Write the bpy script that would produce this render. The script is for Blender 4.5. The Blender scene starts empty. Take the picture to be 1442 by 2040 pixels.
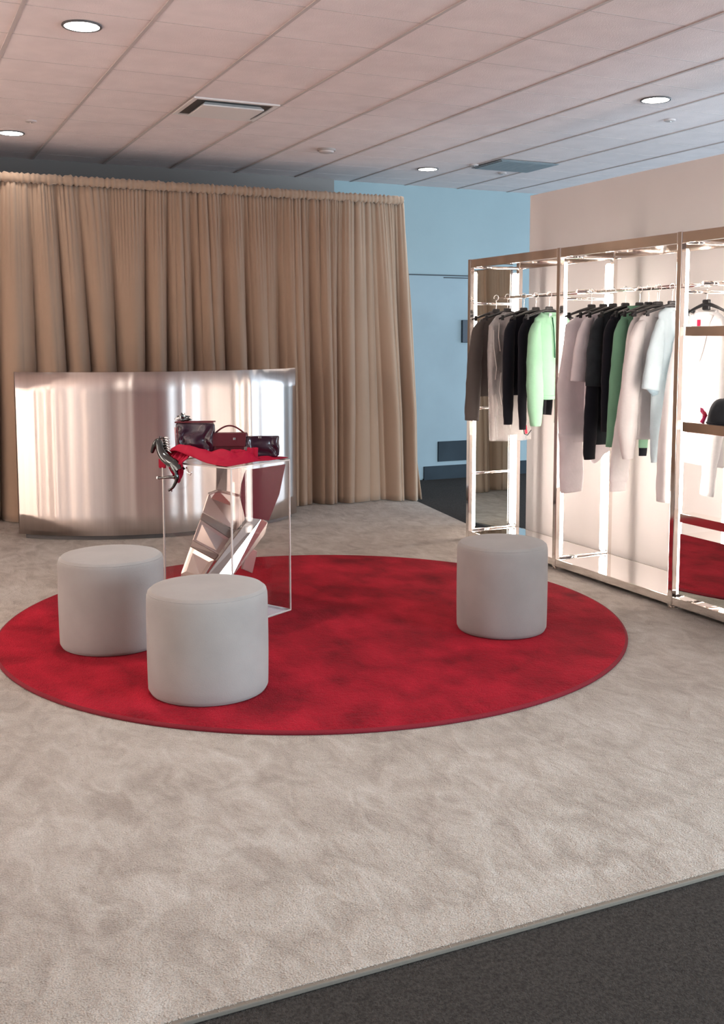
import bpy, bmesh, math, random
from mathutils import Vector, Matrix, noise
random.seed(7)
S = bpy.context.scene
COL = S.collection
PI = math.pi

# ------------------------------------------------------------------ helpers
def nz(x, y=0.0, z=0.0):
    return noise.noise(Vector((x, y, z)))

class MB:
    """collects shapes into one bmesh"""
    def __init__(s): s.bm = bmesh.new(); s.mi = 0
    def f(s, vs):
        try:
            q = s.bm.faces.new(vs); q.material_index = s.mi; return q
        except ValueError: return None
    def v(s, p): return s.bm.verts.new(p)
    def box(s, x0, x1, y0, y1, z0, z1):
        c = [s.v((x, y, z)) for z in (z0, z1) for y in (y0, y1) for x in (x0, x1)]
        for q in ((0,2,3,1),(4,5,7,6),(0,1,5,4),(2,6,7,3),(0,4,6,2),(1,3,7,5)): s.f([c[i] for i in q])
        return s
    def obox(s, c, hx, hy, hz, ax=(1,0,0), ay=(0,1,0), az=(0,0,1)):
        c = Vector(c); ax, ay, az = Vector(ax).normalized(), Vector(ay).normalized(), Vector(az).normalized()
        P = [s.v(c + ax*hx*i + ay*hy*j + az*hz*k) for k in (-1,1) for j in (-1,1) for i in (-1,1)]
        for q in ((0,2,3,1),(4,5,7,6),(0,1,5,4),(2,6,7,3),(0,4,6,2),(1,3,7,5)): s.f([P[i] for i in q])
        return s
    def loft(s, rings, cap0=True, cap1=True, closed=True):
        R = [[s.v(p) for p in r] for r in rings]
        n = len(R[0])
        for a, b in zip(R, R[1:]):
            for i in range(n if closed else n-1):
                j = (i+1) % n; s.f([a[i], a[j], b[j], b[i]])
        if closed and cap0: s.f(R[0][::-1])
        if closed and cap1: s.f(R[-1])
        return s
    def tube(s, pts, r, n=10, caps=True, r2=None):
        pts = [Vector(p) for p in pts]; m = len(pts)
        rr = r if isinstance(r, (list, tuple)) else [r]*m
        rings = []; prev = None
        for i, p in enumerate(pts):
            d = (pts[min(i+1, m-1)] - pts[max(i-1, 0)])
            if d.length < 1e-9: d = Vector((0,0,1))
            d.normalize()
            if prev is None:
                a = Vector((0,0,1)) if abs(d.z) < .9 else Vector((1,0,0))
                u = d.cross(a).normalized()
            else:
                u = (prev - d*prev.dot(d)).normalized()
            prev = u; w = d.cross(u)
            rings.append([p + (u*math.cos(2*PI*k/n) + w*math.sin(2*PI*k/n))*rr[i] for k in range(n)])
        return s.loft(rings, caps, caps)
    def lathe(s, prof, c=(0,0,0), n=48, cap0=True, cap1=True):
        return s.loft([[(c[0]+r*math.cos(2*PI*k/n), c[1]+r*math.sin(2*PI*k/n), c[2]+z) for k in range(n)] for r, z in prof], cap0, cap1)
    def grid(s, fn, nu, nv):
        R = [[s.v(fn(i/nu, j/nv)) for i in range(nu+1)] for j in range(nv+1)]
        for j in range(nv):
            for i in range(nu): s.f([R[j][i], R[j][i+1], R[j+1][i+1], R[j+1][i]])
        return s
    def prism(s, poly, thick, nrm):
        n = Vector(nrm).normalized()*thick
        a = [s.v(p) for p in poly]; b = [s.v(Vector(p)+n) for p in poly]; m = len(poly)
        s.f(a[::-1]); s.f(b)
        for i in range(m): s.f([a[i], a[(i+1)%m], b[(i+1)%m], b[i]])
        return s

def link(name, mb, mats, parent=None, smooth=False, bevel=0, sub=0, solid=0, loc=None, kind=None, angle=None):
    bm = mb.bm
    bmesh.ops.recalc_face_normals(bm, faces=bm.faces)
    if loc is None: loc = parent.matrix_world.translation if parent is not None else Vector((0,0,0))
    loc = Vector(loc)
    for v in bm.verts: v.co -= loc
    me = bpy.data.meshes.new(name); bm.to_mesh(me); bm.free()
    for m in (mats if isinstance(mats, (list, tuple)) else [mats]): me.materials.append(m)
    if smooth:
        for p in me.polygons: p.use_smooth = True
        if angle: me.set_sharp_from_angle(angle=math.radians(angle))
    o = bpy.data.objects.new(name, me); COL.objects.link(o)
    if parent is not None:
        o.parent = parent
        o.location = loc - parent.matrix_world.translation
        o.matrix_world  # parent has identity rotation
    else: o.location = loc
    if solid:
        q = o.modifiers.new('solid', 'SOLIDIFY'); q.thickness = solid; q.offset = 0
    if bevel:
        q = o.modifiers.new('bevel', 'BEVEL'); q.width = bevel; q.segments = 2; q.limit_method = 'ANGLE'; q.angle_limit = math.radians(40)
    if sub:
        q = o.modifiers.new('sub', 'SUBSURF'); q.levels = sub; q.render_levels = sub
    if kind: o['kind'] = kind
    return o

def tag(o, label, cat, group=None):
    o['label'] = label; o['category'] = cat
    if group: o['group'] = group
    return o

def thing(name, label, cat, loc, group=None):
    o = bpy.data.objects.new(name, None); COL.objects.link(o)
    o.location = loc; o.empty_display_size = .05
    o.matrix_world = Matrix.Translation(Vector(loc))
    return tag(o, label, cat, group)

# ------------------------------------------------------------------ materials
def M(name, col, rough=.6, metal=0, bump=0, bscale=40, var=0, vscale=3, sheen=0, spec=.5, trans=0, coat=0, stretch=None, var2=None, aniso=0, emit=None, es=0, alpha=1, detail=4):
    m = bpy.data.materials.new(name); m.use_nodes = True
    nt = m.node_tree; N = nt.nodes; L = nt.links
    b = N['Principled BSDF']
    b.inputs['Base Color'].default_value = (*col, 1); b.inputs['Roughness'].default_value = rough
    b.inputs['Metallic'].default_value = metal; b.inputs['Specular IOR Level'].default_value = spec
    b.inputs['Sheen Weight'].default_value = sheen; b.inputs['Coat Weight'].default_value = coat
    b.inputs['Transmission Weight'].default_value = trans
    b.inputs['Anisotropic'].default_value = aniso
    b.inputs['Alpha'].default_value = alpha
    if emit: b.inputs['Emission Color'].default_value = (*emit, 1); b.inputs['Emission Strength'].default_value = es
    tc = N.new('ShaderNodeTexCoord'); src = tc.outputs['Object']
    if stretch:
        mp = N.new('ShaderNodeMapping'); mp.inputs['Scale'].default_value = stretch
        L.new(src, mp.inputs['Vector']); src = mp.outputs['Vector']
    if var or var2:
        t = N.new('ShaderNodeTexNoise'); t.inputs['Scale'].default_value = vscale; t.inputs['Detail'].default_value = detail
        L.new(src, t.inputs['Vector'])
        r = N.new('ShaderNodeValToRGB'); r.color_ramp.elements[0].position = .32; r.color_ramp.elements[1].position = .68
        c2 = var2 or [min(1, c*(1+var)) for c in col]
        r.color_ramp.elements[0].color = (*([c*(1-var) for c in col]), 1); r.color_ramp.elements[1].color = (*c2, 1)
        L.new(t.outputs['Fac'], r.inputs['Fac']); L.new(r.outputs['Color'], b.inputs['Base Color'])
    if bump:
        t = N.new('ShaderNodeTexNoise'); t.inputs['Scale'].default_value = bscale; t.inputs['Detail'].default_value = 3
        L.new(src, t.inputs['Vector'])
        q = N.new('ShaderNodeBump'); q.inputs['Strength'].default_value = bump; q.inputs['Distance'].default_value = .01
        L.new(t.outputs['Fac'], q.inputs['Height']); L.new(q.outputs['Normal'], b.inputs['Normal'])
    return m

def plush(name, c1, c2, c3, marks=.5, sheen=.3, wb=1.6, st=.75, bs=1.7, ds=.6):
    """cut-pile carpet: fine tuft bump, broad mottling, brushed scuff marks"""
    m = bpy.data.materials.new(name); m.use_nodes = True
    nt = m.node_tree; N = nt.nodes; L = nt.links; b = N['Principled BSDF']
    b.inputs['Roughness'].default_value = .95; b.inputs['Specular IOR Level'].default_value = .1
    b.inputs['Sheen Weight'].default_value = sheen; b.inputs['Sheen Roughness'].default_value = .5
    tc = N.new('ShaderNodeTexCoord')
    def nzn(sc, det, dist=0, scale=(1,1,1)):
        mp = N.new('ShaderNodeMapping'); mp.inputs['Scale'].default_value = scale; L.new(tc.outputs['Object'], mp.inputs['Vector'])
        t = N.new('ShaderNodeTexNoise'); t.inputs['Scale'].default_value = sc; t.inputs['Detail'].default_value = det; t.inputs['Distortion'].default_value = dist
        L.new(mp.outputs['Vector'], t.inputs['Vector']); return t.outputs['Fac']
    broad = nzn(bs, 7, .5); brush = nzn(bs*3.2, 7, ds, (1, .5, 1)); fine = nzn(190, 2); mid = nzn(45, 3)
    r = N.new('ShaderNodeValToRGB'); e = r.color_ramp.elements
    e[0].position = .34; e[0].color = (*c1, 1); e[1].position = .68; e[1].color = (*c3, 1)
    k = e.new(.5); k.color = (*c2, 1)
    mx = N.new('ShaderNodeMix'); mx.data_type = 'FLOAT'; mx.inputs[0].default_value = marks
    L.new(broad, mx.inputs[2]); L.new(brush, mx.inputs[3])
    L.new(mx.outputs[0], r.inputs['Fac'])
    mc = N.new('ShaderNodeMix'); mc.data_type = 'RGBA'; mc.blend_type = 'MULTIPLY'; mc.inputs[0].default_value = .6
    r2 = N.new('ShaderNodeValToRGB'); r2.color_ramp.elements[0].position = .3; r2.color_ramp.elements[0].color = (.5,.5,.5,1); r2.color_ramp.elements[1].position = .6; r2.color_ramp.elements[1].color = (1,1,1,1)
    L.new(fine, r2.inputs['Fac']); L.new(r.outputs['Color'], mc.inputs[6]); L.new(r2.outputs['Color'], mc.inputs[7])
    L.new(mc.outputs[2], b.inputs['Base Color'])
    def add(a, bb, wa, wb):
        q = N.new('ShaderNodeMath'); q.operation = 'MULTIPLY'; q.inputs[1].default_value = wa; L.new(a, q.inputs[0])
        p = N.new('ShaderNodeMath'); p.operation = 'MULTIPLY_ADD'; p.inputs[1].default_value = wb; L.new(bb, p.inputs[0]); L.new(q.outputs[0], p.inputs[2]); return p.outputs[0]
    h = add(add(fine, mid, .7, .8), brush, 1, wb)
    q = N.new('ShaderNodeBump'); q.inputs['Strength'].default_value = st; q.inputs['Distance'].default_value = .02
    L.new(h, q.inputs['Height']); L.new(q.outputs['Normal'], b.inputs['Normal'])
    return m

def emitter(name, col, st):
    m = bpy.data.materials.new(name); m.use_nodes = True; N = m.node_tree.nodes
    b = N['Principled BSDF']; b.inputs['Base Color'].default_value = (.9,.9,.9,1)
    b.inputs['Emission Color'].default_value = (*col, 1); b.inputs['Emission Strength'].default_value = st
    return m

def brushed(name, col, rough, an, rot):
    m = M(name, col, rough, 1, var=.04, vscale=5, stretch=(7,7,.05), aniso=an)
    nt = m.node_tree; b = nt.nodes['Principled BSDF']; b.inputs['Anisotropic Rotation'].default_value = rot
    tg = nt.nodes.new('ShaderNodeTangent'); tg.direction_type = 'RADIAL'; tg.axis = 'Z'
    nt.links.new(tg.outputs[0], b.inputs['Tangent']); return m

def acrylic(name, tint, gl=.9):
    """thin clear sheet: see-through with a fresnel surface reflection"""
    m = bpy.data.materials.new(name); m.use_nodes = True; nt = m.node_tree; N = nt.nodes; L = nt.links
    N.remove(N['Principled BSDF']); out = N['Material Output']
    t = N.new('ShaderNodeBsdfTransparent'); t.inputs['Color'].default_value = (*tint, 1)
    g = N.new('ShaderNodeBsdfGlossy'); g.inputs['Roughness'].default_value = .01; g.inputs['Color'].default_value = (gl, gl, gl, 1)
    lw = N.new('ShaderNodeLayerWeight'); lw.inputs['Blend'].default_value = .5
    pw = N.new('ShaderNodeMath'); pw.operation = 'POWER'; pw.inputs[1].default_value = 4.0; L.new(lw.outputs['Facing'], pw.inputs[0])
    f = N.new('ShaderNodeMath'); f.operation = 'MULTIPLY_ADD'; f.inputs[1].default_value = .6; f.inputs[2].default_value = .03; L.new(pw.outputs[0], f.inputs[0])
    mx = N.new('ShaderNodeMixShader'); L.new(f.outputs[0], mx.inputs[0]); L.new(t.outputs[0], mx.inputs[1]); L.new(g.outputs[0], mx.inputs[2])
    L.new(mx.outputs[0], out.inputs['Surface']); return m

mt = {}
mt['ceil'] = M('ceiling_tile', (.86,.755,.745), .95, bump=.25, bscale=130, var=.04, vscale=6, spec=.2)
mt['tbar'] = M('ceiling_grid', (.56,.485,.47), .7)
mt['white'] = M('white_paint', (.80,.76,.745), .6, bump=.05, bscale=200)
mt['wall'] = M('partition_paint', (.80,.75,.725), .55, bump=.08, bscale=160, var=.02, vscale=2)
mt['blue'] = M('back_wall_daylit_blue', (.27,.355,.385), .6, bump=.05, bscale=120, var=.05, vscale=1.2)  # some of the blue daylight is put into this wall colour
mt['door'] = M('door_paint', (.25,.325,.365), .6, var=.08, vscale=1.5)
mt['seam'] = M('dark_gap', (.05,.06,.07), .8)
mt['slate'] = M('slate_panel', (.035,.046,.056), .9, spec=.08, var=.15, vscale=3)
mt['navy'] = M('dark_plate', (.012,.025,.045), .35)
mt['floor'] = M('dark_carpet_tile', (.060,.054,.050), .95, bump=.9, bscale=260, var=.35, vscale=120, spec=.1)
mt['beige'] = plush('beige_plush', (.44,.368,.308), (.60,.523,.452), (.75,.683,.615), .6, .3, .85, 1.0, 3.4, 1.3)
mt['edge'] = M('carpet_edging', (.22,.19,.16), .95, spec=.05, bump=.15, bscale=80)
mt['red'] = plush('red_plush', (.20,.002,.010), (.37,.006,.021), (.55,.013,.036), .35, .03, .30, .6, 3.0, .3)
mt['redb'] = M('red_binding', (.20,.005,.016), .9, bump=.4, bscale=150)
mt['velvet'] = M('grey_velvet', (.33,.308,.295), .9, bump=.08, bscale=220, var=.07, vscale=5, sheen=.25, spec=.15)
mt['velvet_dark'] = M('velvet_piping', (.33,.31,.30), .9, sheen=.3, spec=.1)
mt['curtain'] = M('beige_velvet_curtain', (.40,.282,.204), .85, bump=.06, bscale=300, var=.05, vscale=1.2, sheen=.35, spec=.15)
mt['steel'] = M('brushed_steel', (.72,.66,.635), .15, 1, bump=.035, bscale=9, stretch=(6,6,.05), var=.05, vscale=4)
mt['chrome'] = M('polished_steel', (.86,.81,.77), .07, 1)
mt['mirror'] = M('mirror_glass', (.80,.86,.82), .01, 1)
mt['tray'] = M('polished_tray', (.86,.83,.81), .04, 1)
mt['led'] = emitter('led_tube', (1,.875,.79), 10.5)
mt['lamp'] = emitter('downlight_lens', (1,.95,.90), 12)
mt['black'] = M('black_plastic', (.012,.012,.014), .35)
mt['rim'] = M('dark_trim_ring', (.10,.09,.09), .5)
mt['grille'] = M('grey_grille', (.20,.23,.25), .6)
mt['clear'] = acrylic('clear_acrylic', (.975,.965,.96))
mt['cedge'] = M('polished_acrylic_edge', (.93,.86,.82), .12, 0, trans=.25, spec=.8, coat=.5)
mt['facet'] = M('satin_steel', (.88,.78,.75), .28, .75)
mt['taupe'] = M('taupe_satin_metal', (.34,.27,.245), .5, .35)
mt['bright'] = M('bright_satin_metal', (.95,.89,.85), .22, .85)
mt['wine'] = M('wine_red_reflection', (.15,.005,.022), .55, 0, spec=.12)
mt['cloth'] = M('red_silk', (.36,.003,.028), .7, bump=.2, bscale=30, spec=.2)
mt['burg'] = M('burgundy_leather', (.10,.008,.015), .38, bump=.12, bscale=60, coat=.1, spec=.4)
mt['plum'] = M('plum_crinkled_leather', (.032,.008,.020), .26, bump=.2, bscale=30, coat=.3, spec=.55)
mt['silver'] = M('silver_metal', (.85,.85,.85), .15, 1)
mt['gloss'] = M('glossy_black_chrome', (.08,.09,.095), .09, 1, coat=.8)
mt['tape'] = M('black_rubber', (.02,.02,.02), .7)
def cloth(name, c, **k):
    k.setdefault('bump', .12); k.setdefault('bscale', 60); k.setdefault('var', .06); k.setdefault('vscale', 8); k.setdefault('spec', .2); k.setdefault('sheen', .15)
    return M(name, c, .85, **k)
mt['g_grey'] = cloth('grey_wool', (.115,.100,.093))
mt['g_black'] = cloth('black_knit', (.008,.009,.015))
mt['g_mint'] = cloth('mint_fleece', (.32,.59,.40))
mt['g_dgreen'] = cloth('dark_green_cord', (.01,.10,.045))
mt['g_lilac'] = cloth('pale_lilac_cotton', (.82,.765,.785))
mt['g_char'] = cloth('charcoal_denim', (.028,.034,.040), var=.2, vscale=14)
mt['g_green'] = cloth('sage_green_knit', (.19,.41,.27))
mt['g_pale'] = cloth('off_white_jersey', (.86,.815,.80))
mt['g_blue'] = cloth('pale_blue_twill', (.56,.68,.73))
mt['g_white'] = cloth('white_twill', (.94,.93,.92))
mt['bagfilm'] = M('clear_garment_film', (.93,.92,.90), .15, trans=0, bump=1.6, bscale=26, alpha=.5, spec=1)
mt['tagred'] = M('red_label', (.60,.01,.06), .5)
mt['pink'] = M('pink_satin', (.75,.02,.16), .3, sheen=.3)
mt['tagwhite'] = M('white_card', (.85,.83,.80), .6)

# ------------------------------------------------------------------ setting
CZ = 3.05
struct = lambda name, mb, m, **k: link(name, mb, m, kind='structure', **k)
struct('floor', MB().box(-3.2, 11, -4.5, 9.9, -.1, -.014), mt['floor'])
struct('ceiling', MB().box(-3.2, 11, -4.5, 9.9, CZ+.004, CZ+.12), mt['ceil'])
g = MB()
x = 1.308 - .616*7
while x < 11:
    g.box(x-.010, x+.010, -4.5, 9.72, CZ-.001, CZ+.008); x += .616
struct('trim_1', g, mt['tbar'])
g = MB()
y = 4.75 - .5125*16
while y < 9.7:
    g.box(-3.2, 11, y-.0035, y+.0035, CZ+.003, CZ+.010); y += .5125
struct('trim_2', g, M('tile_joint', (.58,.50,.49), .8))
struct('wall_back', MB().box(-3.2, 11, 9.72, 9.9, -.014, CZ+.01), mt['blue'])
struct('wall_back_shade', MB().box(-3.2, 4.18, 9.66, 9.73, -.014, CZ+.01), M('back_wall_shade_grey', (.21,.185,.175), .6))  # added wall layer; the shade behind the curtain is put into its grey
# left side: a wall broken by tall daylight openings
g = MB()
for a, b in ((-4.5, .6), (2.2, 3.4), (4.6, 9.72)): g.box(-3.2, -3.0, a, b, -.014, CZ+.01)
for a, b in ((.6, 2.2), (3.4, 4.6)): g.box(-3.2, -3.0, a, b, 2.6, CZ+.01)
struct('wall_left', g, mt['white'])
g = MB()
for yy in (2.9, 4.9, 5.9, 7.0, 7.5): g.lathe([(.02,.1),(.03,.12),(.03,2.0),(.02,2.02)], (-2.94, yy, 0), 16)
struct('added_tubes_left', g, emitter('added_warm_tube', (1,.80,.66), 15))  # unseen light tubes, added for bright bands in the counter and warm fill
# front wall behind the viewer, open at the right as a glazed shop front
g = MB(); g.box(-3.2, 5.2, -2.8, -2.6, -.014, CZ+.01); g.box(5.2, 11, -2.8, -2.6, 2.75, CZ+.01)
struct('wall_front', g, M('dusky_wall_paint', (.20,.155,.16), .7))
# far right wall, with an opening behind the partition
g = MB()
g.box(10.8, 11, -4.5, 4.5, -.014, CZ+.01); g.box(10.8, 11, 8.9, 9.72, -.014, CZ+.01); g.box(10.8, 11, 4.5, 8.9, 2.7, CZ+.01)
struct('wall_right', g, mt['white'])
# partition behind the rack
struct('wall_partition', MB().box(4.57, 4.70, 1.2, 6.8, -.014, 2.57), mt['wall'])
# dark door on the back wall
g = MB().box(4.6, 6.05, 9.705, 9.73, 0, 2.14)
d = struct('door_1', g, mt['door'])
link('door_shadow_gap', MB().box(4.55, 6.1, 9.700, 9.722, 2.142, 2.152), mt['seam'], d, loc=(0,0,0))  # dark strip drawn as the shadow gap over the door
link('door_shadow_gap', MB().box(5.45, 6.1, 9.696, 9.722, 2.118, 2.128), mt['seam'], d, loc=(0,0,0))
link('kick_plate', MB().box(5.39, 6.0, 9.69, 9.712, .175, .39), mt['slate'], d, loc=(0,0,0), bevel=.003)
link('reader_plate', MB().box(5.67, 5.83, 9.675, 9.712, 1.44, 1.68), mt['navy'], d, loc=(0,0,0), bevel=.004)
struct('baseboard_back', MB().box(5.22, 8.5, 9.69, 9.725, -.014, .13), mt['slate'])

# ------------------------------------------------------------------ beige carpet
poly = [(-3.0, 2.155), (4.9, 2.12), (4.9, 1.2), (4.56, 1.2), (4.56, 6.82), (4.22, 6.92), (4.40, 8.10), (4.50, 8.75), (4.5, 8.95), (-3.0, 9.2)]
poly = [(-3.0, 2.155), (4.56, 2.115), (4.56, 6.82), (4.22, 6.92), (4.40, 8.10), (4.50, 8.75), (4.5, 8.95), (-3.0, 9.2)]
t = thing('carpet', 'large beige plush carpet covering the floor, trimmed edge against dark carpet tiles', 'carpet', (0,2.2,0))
g = MB().prism([(x, y, -.013) for x, y in poly], .013, (0,0,1))
link('pile', g, mt['beige'], t)
g = MB()
n = 260; rnd = random.Random(3)
for k in range(1500):       # ragged cut tufts along the front edge
    x = -.6 + 4.9*rnd.random(); yy = 2.155 - .04*(x+3)/7.56 + rnd.uniform(-.002,.008)
    p = Vector((x, yy, -.004)); q = p + Vector((rnd.uniform(-.006,.006), rnd.uniform(-.012,-.002), rnd.uniform(-.001,.0035)))
    g.tube([p, q], [.0025, .0008], 4)
o = link('edge_tufts', g, mt['beige'], t); o['kind'] = 'stuff'
link('edge_strip', MB().prism([(-3.0,2.142,-.0135),(4.56,2.102,-.0135),(4.56,2.118,-.0135),(-3.0,2.158,-.0135)], .012, (0,0,1)), mt['edge'], t, bevel=.003)

# ------------------------------------------------------------------ round red rug
RC = (2.054, 5.03)
t = thing('rug', 'round crimson plush rug under the poufs and display table', 'rug', (RC[0], RC[1], 0))
prof = [(0.001,.020),(.5,.0205),(1.0,.020),(1.5,.020),(1.585,.019),(1.605,.016)]
g = MB(); g.lathe(prof, (RC[0],RC[1],0), 128, False, False)
link('pile', g, mt['red'], t, smooth=True)
g = MB(); g.lathe([(1.603,.0165),(1.613,.014),(1.616,.009),(1.614,.001),(1.55,.0)], (RC[0],RC[1],0), 160, False, False)
link('binding', g, mt['redb'], t, smooth=True)

# ------------------------------------------------------------------ poufs
def pouf(loc, r, h, label):
    t = thing('pouf', label, 'pouf', loc, 'round velvet poufs on the red rug')
    prof = [(r*.96, .004),(r*.995,.02),(r,.06)] + [(r*(1+.006*math.sin(PI*k/10)), .06+(h-.12)*k/10) for k in range(1,10)] + [(r,h-.05),(r*.995,h-.032),(r*.975,h-.017),(r*.93,h-.007)]
    n = 72
    def ring(rr, z): return [(loc[0]+rr*math.cos(2*PI*k/n)*(1+.004*nz(3*math.cos(2*PI*k/n)+loc[0], 3*math.sin(2*PI*k/n), z*5)), loc[1]+rr*math.sin(2*PI*k/n), loc[2]+z) for k in range(n)]
    g = MB(); g.loft([ring(a,b) for a,b in prof], True, False); link('side', g, mt['velvet'], t, smooth=True)
    top = [(r*.93,h-.007),(r*.85,h-.002),(r*.6,h+.004),(r*.3,h+.006),(.002,h+.006)]
    g = MB(); g.loft([ring(a,b) for a,b in top], False, True); link('seat_top', g, mt['velvet'], t, smooth=True)
    g = MB(); g.tube([(loc[0]+r*.972*math.cos(2*PI*k/48), loc[1]+r*.972*math.sin(2*PI*k/48), loc[2]+h-.0185) for k in range(49)], .0024, 6); link('seam', g, mt['velvet_dark'], t, smooth=True)
    return t
pouf((1.218, 4.178, .02), .253, .445, 'nearest pale grey round velvet pouf, on the front of the red rug')
pouf((.985, 5.015, .02), .250, .445, 'pale grey round velvet pouf at the rug\'s left rim, partly behind the nearest pouf')
pouf((2.835, 4.425, .02), .228, .455, 'pale grey round velvet pouf standing alone on the rug beside the clothing rack')

# ------------------------------------------------------------------ curtain
t = thing('curtain', 'floor-length beige velvet curtain gathered on a rod before the back wall', 'curtain', (1.7, 8.73, 0))
CH = 2.80
pl = []
rnd = random.Random(11)
xx = -1.6
while xx < 4.6:
    pl.append((xx, rnd.uniform(.6, 1.3), rnd.uniform(-.10,.14), rnd.uniform(.5,1.2))); xx += rnd.uniform(.09, .20)
def saw(u):  # rounded pleat with a sharp crease
    u = u - math.floor(u); return math.sin(PI*u)**.62
def curt(x, z):
    d = 1 - z/CH                       # 0 top .. 1 floor
    fan = (.26*nz(x*.95, 3.1) + .10*nz(x*2.7, 9.2))*d**.8
    xs = x + fan
    p1 = xs*4.3 + 1.5*nz(xs*1.1, 5.5) + .6*nz(xs*2.6, 1.5)
    p2 = xs*10.5 + 2.4*nz(xs*1.7, 7.7)
    p3 = xs*30 + 3*nz(xs*3.2, 2.2)
    a1 = .175*min(1, .12+1.25*d)*(.55+.9*abs(nz(xs*1.4, 12.3))+.2)
    a2 = .042*max(0, .45+1.1*nz(xs*1.6, 21.3, d*.5))
    a3 = .020*max(0, 1-2.6*d)
    yb = 8.72 + d*(.22 - .40*max(0, min(1, (x-.94)/3.5)))
    return yb + .07 - a1*saw(p1) - a2*saw(p2) - a3*saw(p3)
X0, X1 = -1.4, 4.52
def cp(u, v):
    z = .005 + (CH-.075)*v
    x = X0 + (X1-X0)*u
    if u > .9: x += (u-.9)/.1*( -.05*v )
    return (x, curt(x, z), z)
g = MB(); g.grid(cp, 1100, 44)
link('drape', g, mt['curtain'], t, smooth=True, solid=.003)
def hp(u, v):
    x = X0 + (X1-.05-X0)*u; a = v*2*PI
    r = .033 + .007*nz(x*14, 1) + .008*nz(x*45, 3) + .004*math.sin(x*150+3*nz(x*9,4))
    return (x, 8.735 - r*math.sin(a)*.8, CH - .045 + r*math.cos(a)*1.15 + .006*nz(x*18, 7))
g = MB(); g.grid(hp, 700, 12); link('rod_pocket', g, mt['curtain'], t, smooth=True)
link('curtain_rod', MB().tube([(X0, 8.735, CH-.045), (X1-.045, 8.735, CH-.045)], .016, 12), mt['silver'], t, smooth=True)
link('support_pole', MB().tube([(X1-.09, 8.80, 0.002), (X1-.09, 8.80, CH-.045)], .02, 12), mt['silver'], t, smooth=True)

# ------------------------------------------------------------------ curved steel counter
t = thing('reception_counter', 'curved brushed steel reception counter in front of the beige curtain', 'counter', (2.03, 8.0, 0))
CX, CYC, R = 2.03, 9.20, 1.57
def arc(a, r, z): return (CX + r*math.sin(a), CYC - r*math.cos(a), z)
A0, A1 = -.79, .79
N = 240
def rip(a):  # shallow rolled ripples of the sheet
    return .0030*math.sin(a*52 + 2.5*nz(a*5, 1.0)) * max(.1, .5 + .9*nz(a*4+3, 5)) + .006*nz(a*7, 8)
g = MB()
g.grid(lambda u, v: arc(A0+(A1-A0)*u, R + rip(A0+(A1-A0)*u), .035 + 1.213*v), N, 8)
link('front_sheet', g, brushed('vertically_brushed_steel', (.74,.67,.64), .34, .96, .25), t, smooth=True, solid=.006, loc=(CX, CYC, 0))
g = MB(); g.loft([[arc(A0+(A1-A0)*k/60, r, z) for k in range(61)] for r, z in ((R-.012,1.215),(R-.012,1.240),(R-.5,1.240),(R-.5,1.215))], closed=False)
link('worktop', g, mt['steel'], t, smooth=True, angle=30)
g = MB(); g.loft([[arc(A0*.97+(A1-A0)*.97*k/60, r, z) for k in range(61)] for r, z in ((R-.03,.04),(R-.03,.001),(R-.46,.001),(R-.46,.04))], closed=False)
link('plinth', g, mt['rim'], t, smooth=True, angle=30)
for a, nm in ((A0,'end_panel'), (A1,'end_panel')):
    p = [arc(a, r, z) for r, z in ((R-.006,.036),(R-.5,.036),(R-.5,1.214),(R-.006,1.214))]
    link(nm, MB().prism(p, .012*(1 if a < 0 else -1), (math.cos(a), math.sin(a), 0)), mt['steel'], t)

# ------------------------------------------------------------------ clothing rack
RX, RB = 3.945, 4.362
YS = [6.618, 5.520, 4.424, 3.327]
t = thing('clothing_rack', 'polished steel three-bay clothing rack with lit vertical tubes against the pale partition', 'rack', (4.15, 5.2, 0))
rack = t
TOP = 2.06
for i, y in enumerate(YS):
    for x, nm in ((RX, 'front'), (RB, 'back')):
        dx = .0165
        link('post', MB().box(x-dx, x+dx, y-.018, y+.018, .012, TOP), mt['chrome'], t, bevel=.003)
        link('foot', MB().lathe([(.022,.0),(.022,.006),(.008,.009),(.008,.02)], (x, y, 0), 16), mt['chrome'], t, smooth=True, angle=30)
        xt = x + .036 if nm == 'front' else x - .040
        r = .0145 if nm == 'front' else .022
        yt = y
        g = MB(); g.lathe([(r*.6,.085),(r,.10),(r,1.955),(r*.6,1.97)], (xt, yt, 0), 20)
        link('led_tube', g, mt['led'], t, smooth=True, angle=40)
for a, b in zip(YS, YS[1:]):
    y0, y1 = b+.019, a-.019
    link('top_rail', MB().box(RX-.014, RX+.010, y0, y1, 1.998, 2.057), mt['chrome'], t, bevel=.002)
    link('top_rail', MB().box(RB-.010, RB+.014, y0, y1, 1.998, 2.057), mt['chrome'], t, bevel=.002)
    link('top_panel', MB().box(RX+.012, RB-.012, y0, y1, 2.030, 2.038), mt['chrome'], t)
    link('hanging_rod', MB().tube([(4.17, y0-.019, 1.785), (4.17, y1+.019, 1.785)], .011, 12), mt['chrome'], t, smooth=True)
    link('bottom_rail', MB().box(RX-.014, RX+.010, y0, y1, .022, .068), mt['chrome'], t, bevel=.002)
    link('bottom_tray', MB().box(RX+.011, RB-.012, y0, y1, .058, .066), mt['tray'], t)
for y in YS:
    for z, r in ((1.742,.010), (2.005,.012), (.068,.012)):
        link('cross_bar', MB().tube([(RX+.01, y, z), (RB-.01, y, z)], r, 10), mt['chrome'], t, smooth=True)
for z in (.977, .495):
    link('cross_bar', MB().tube([(RX+.01, YS[0], z), (RB-.01, YS[0], z)], .010, 10), mt['chrome'], t, smooth=True)
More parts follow.
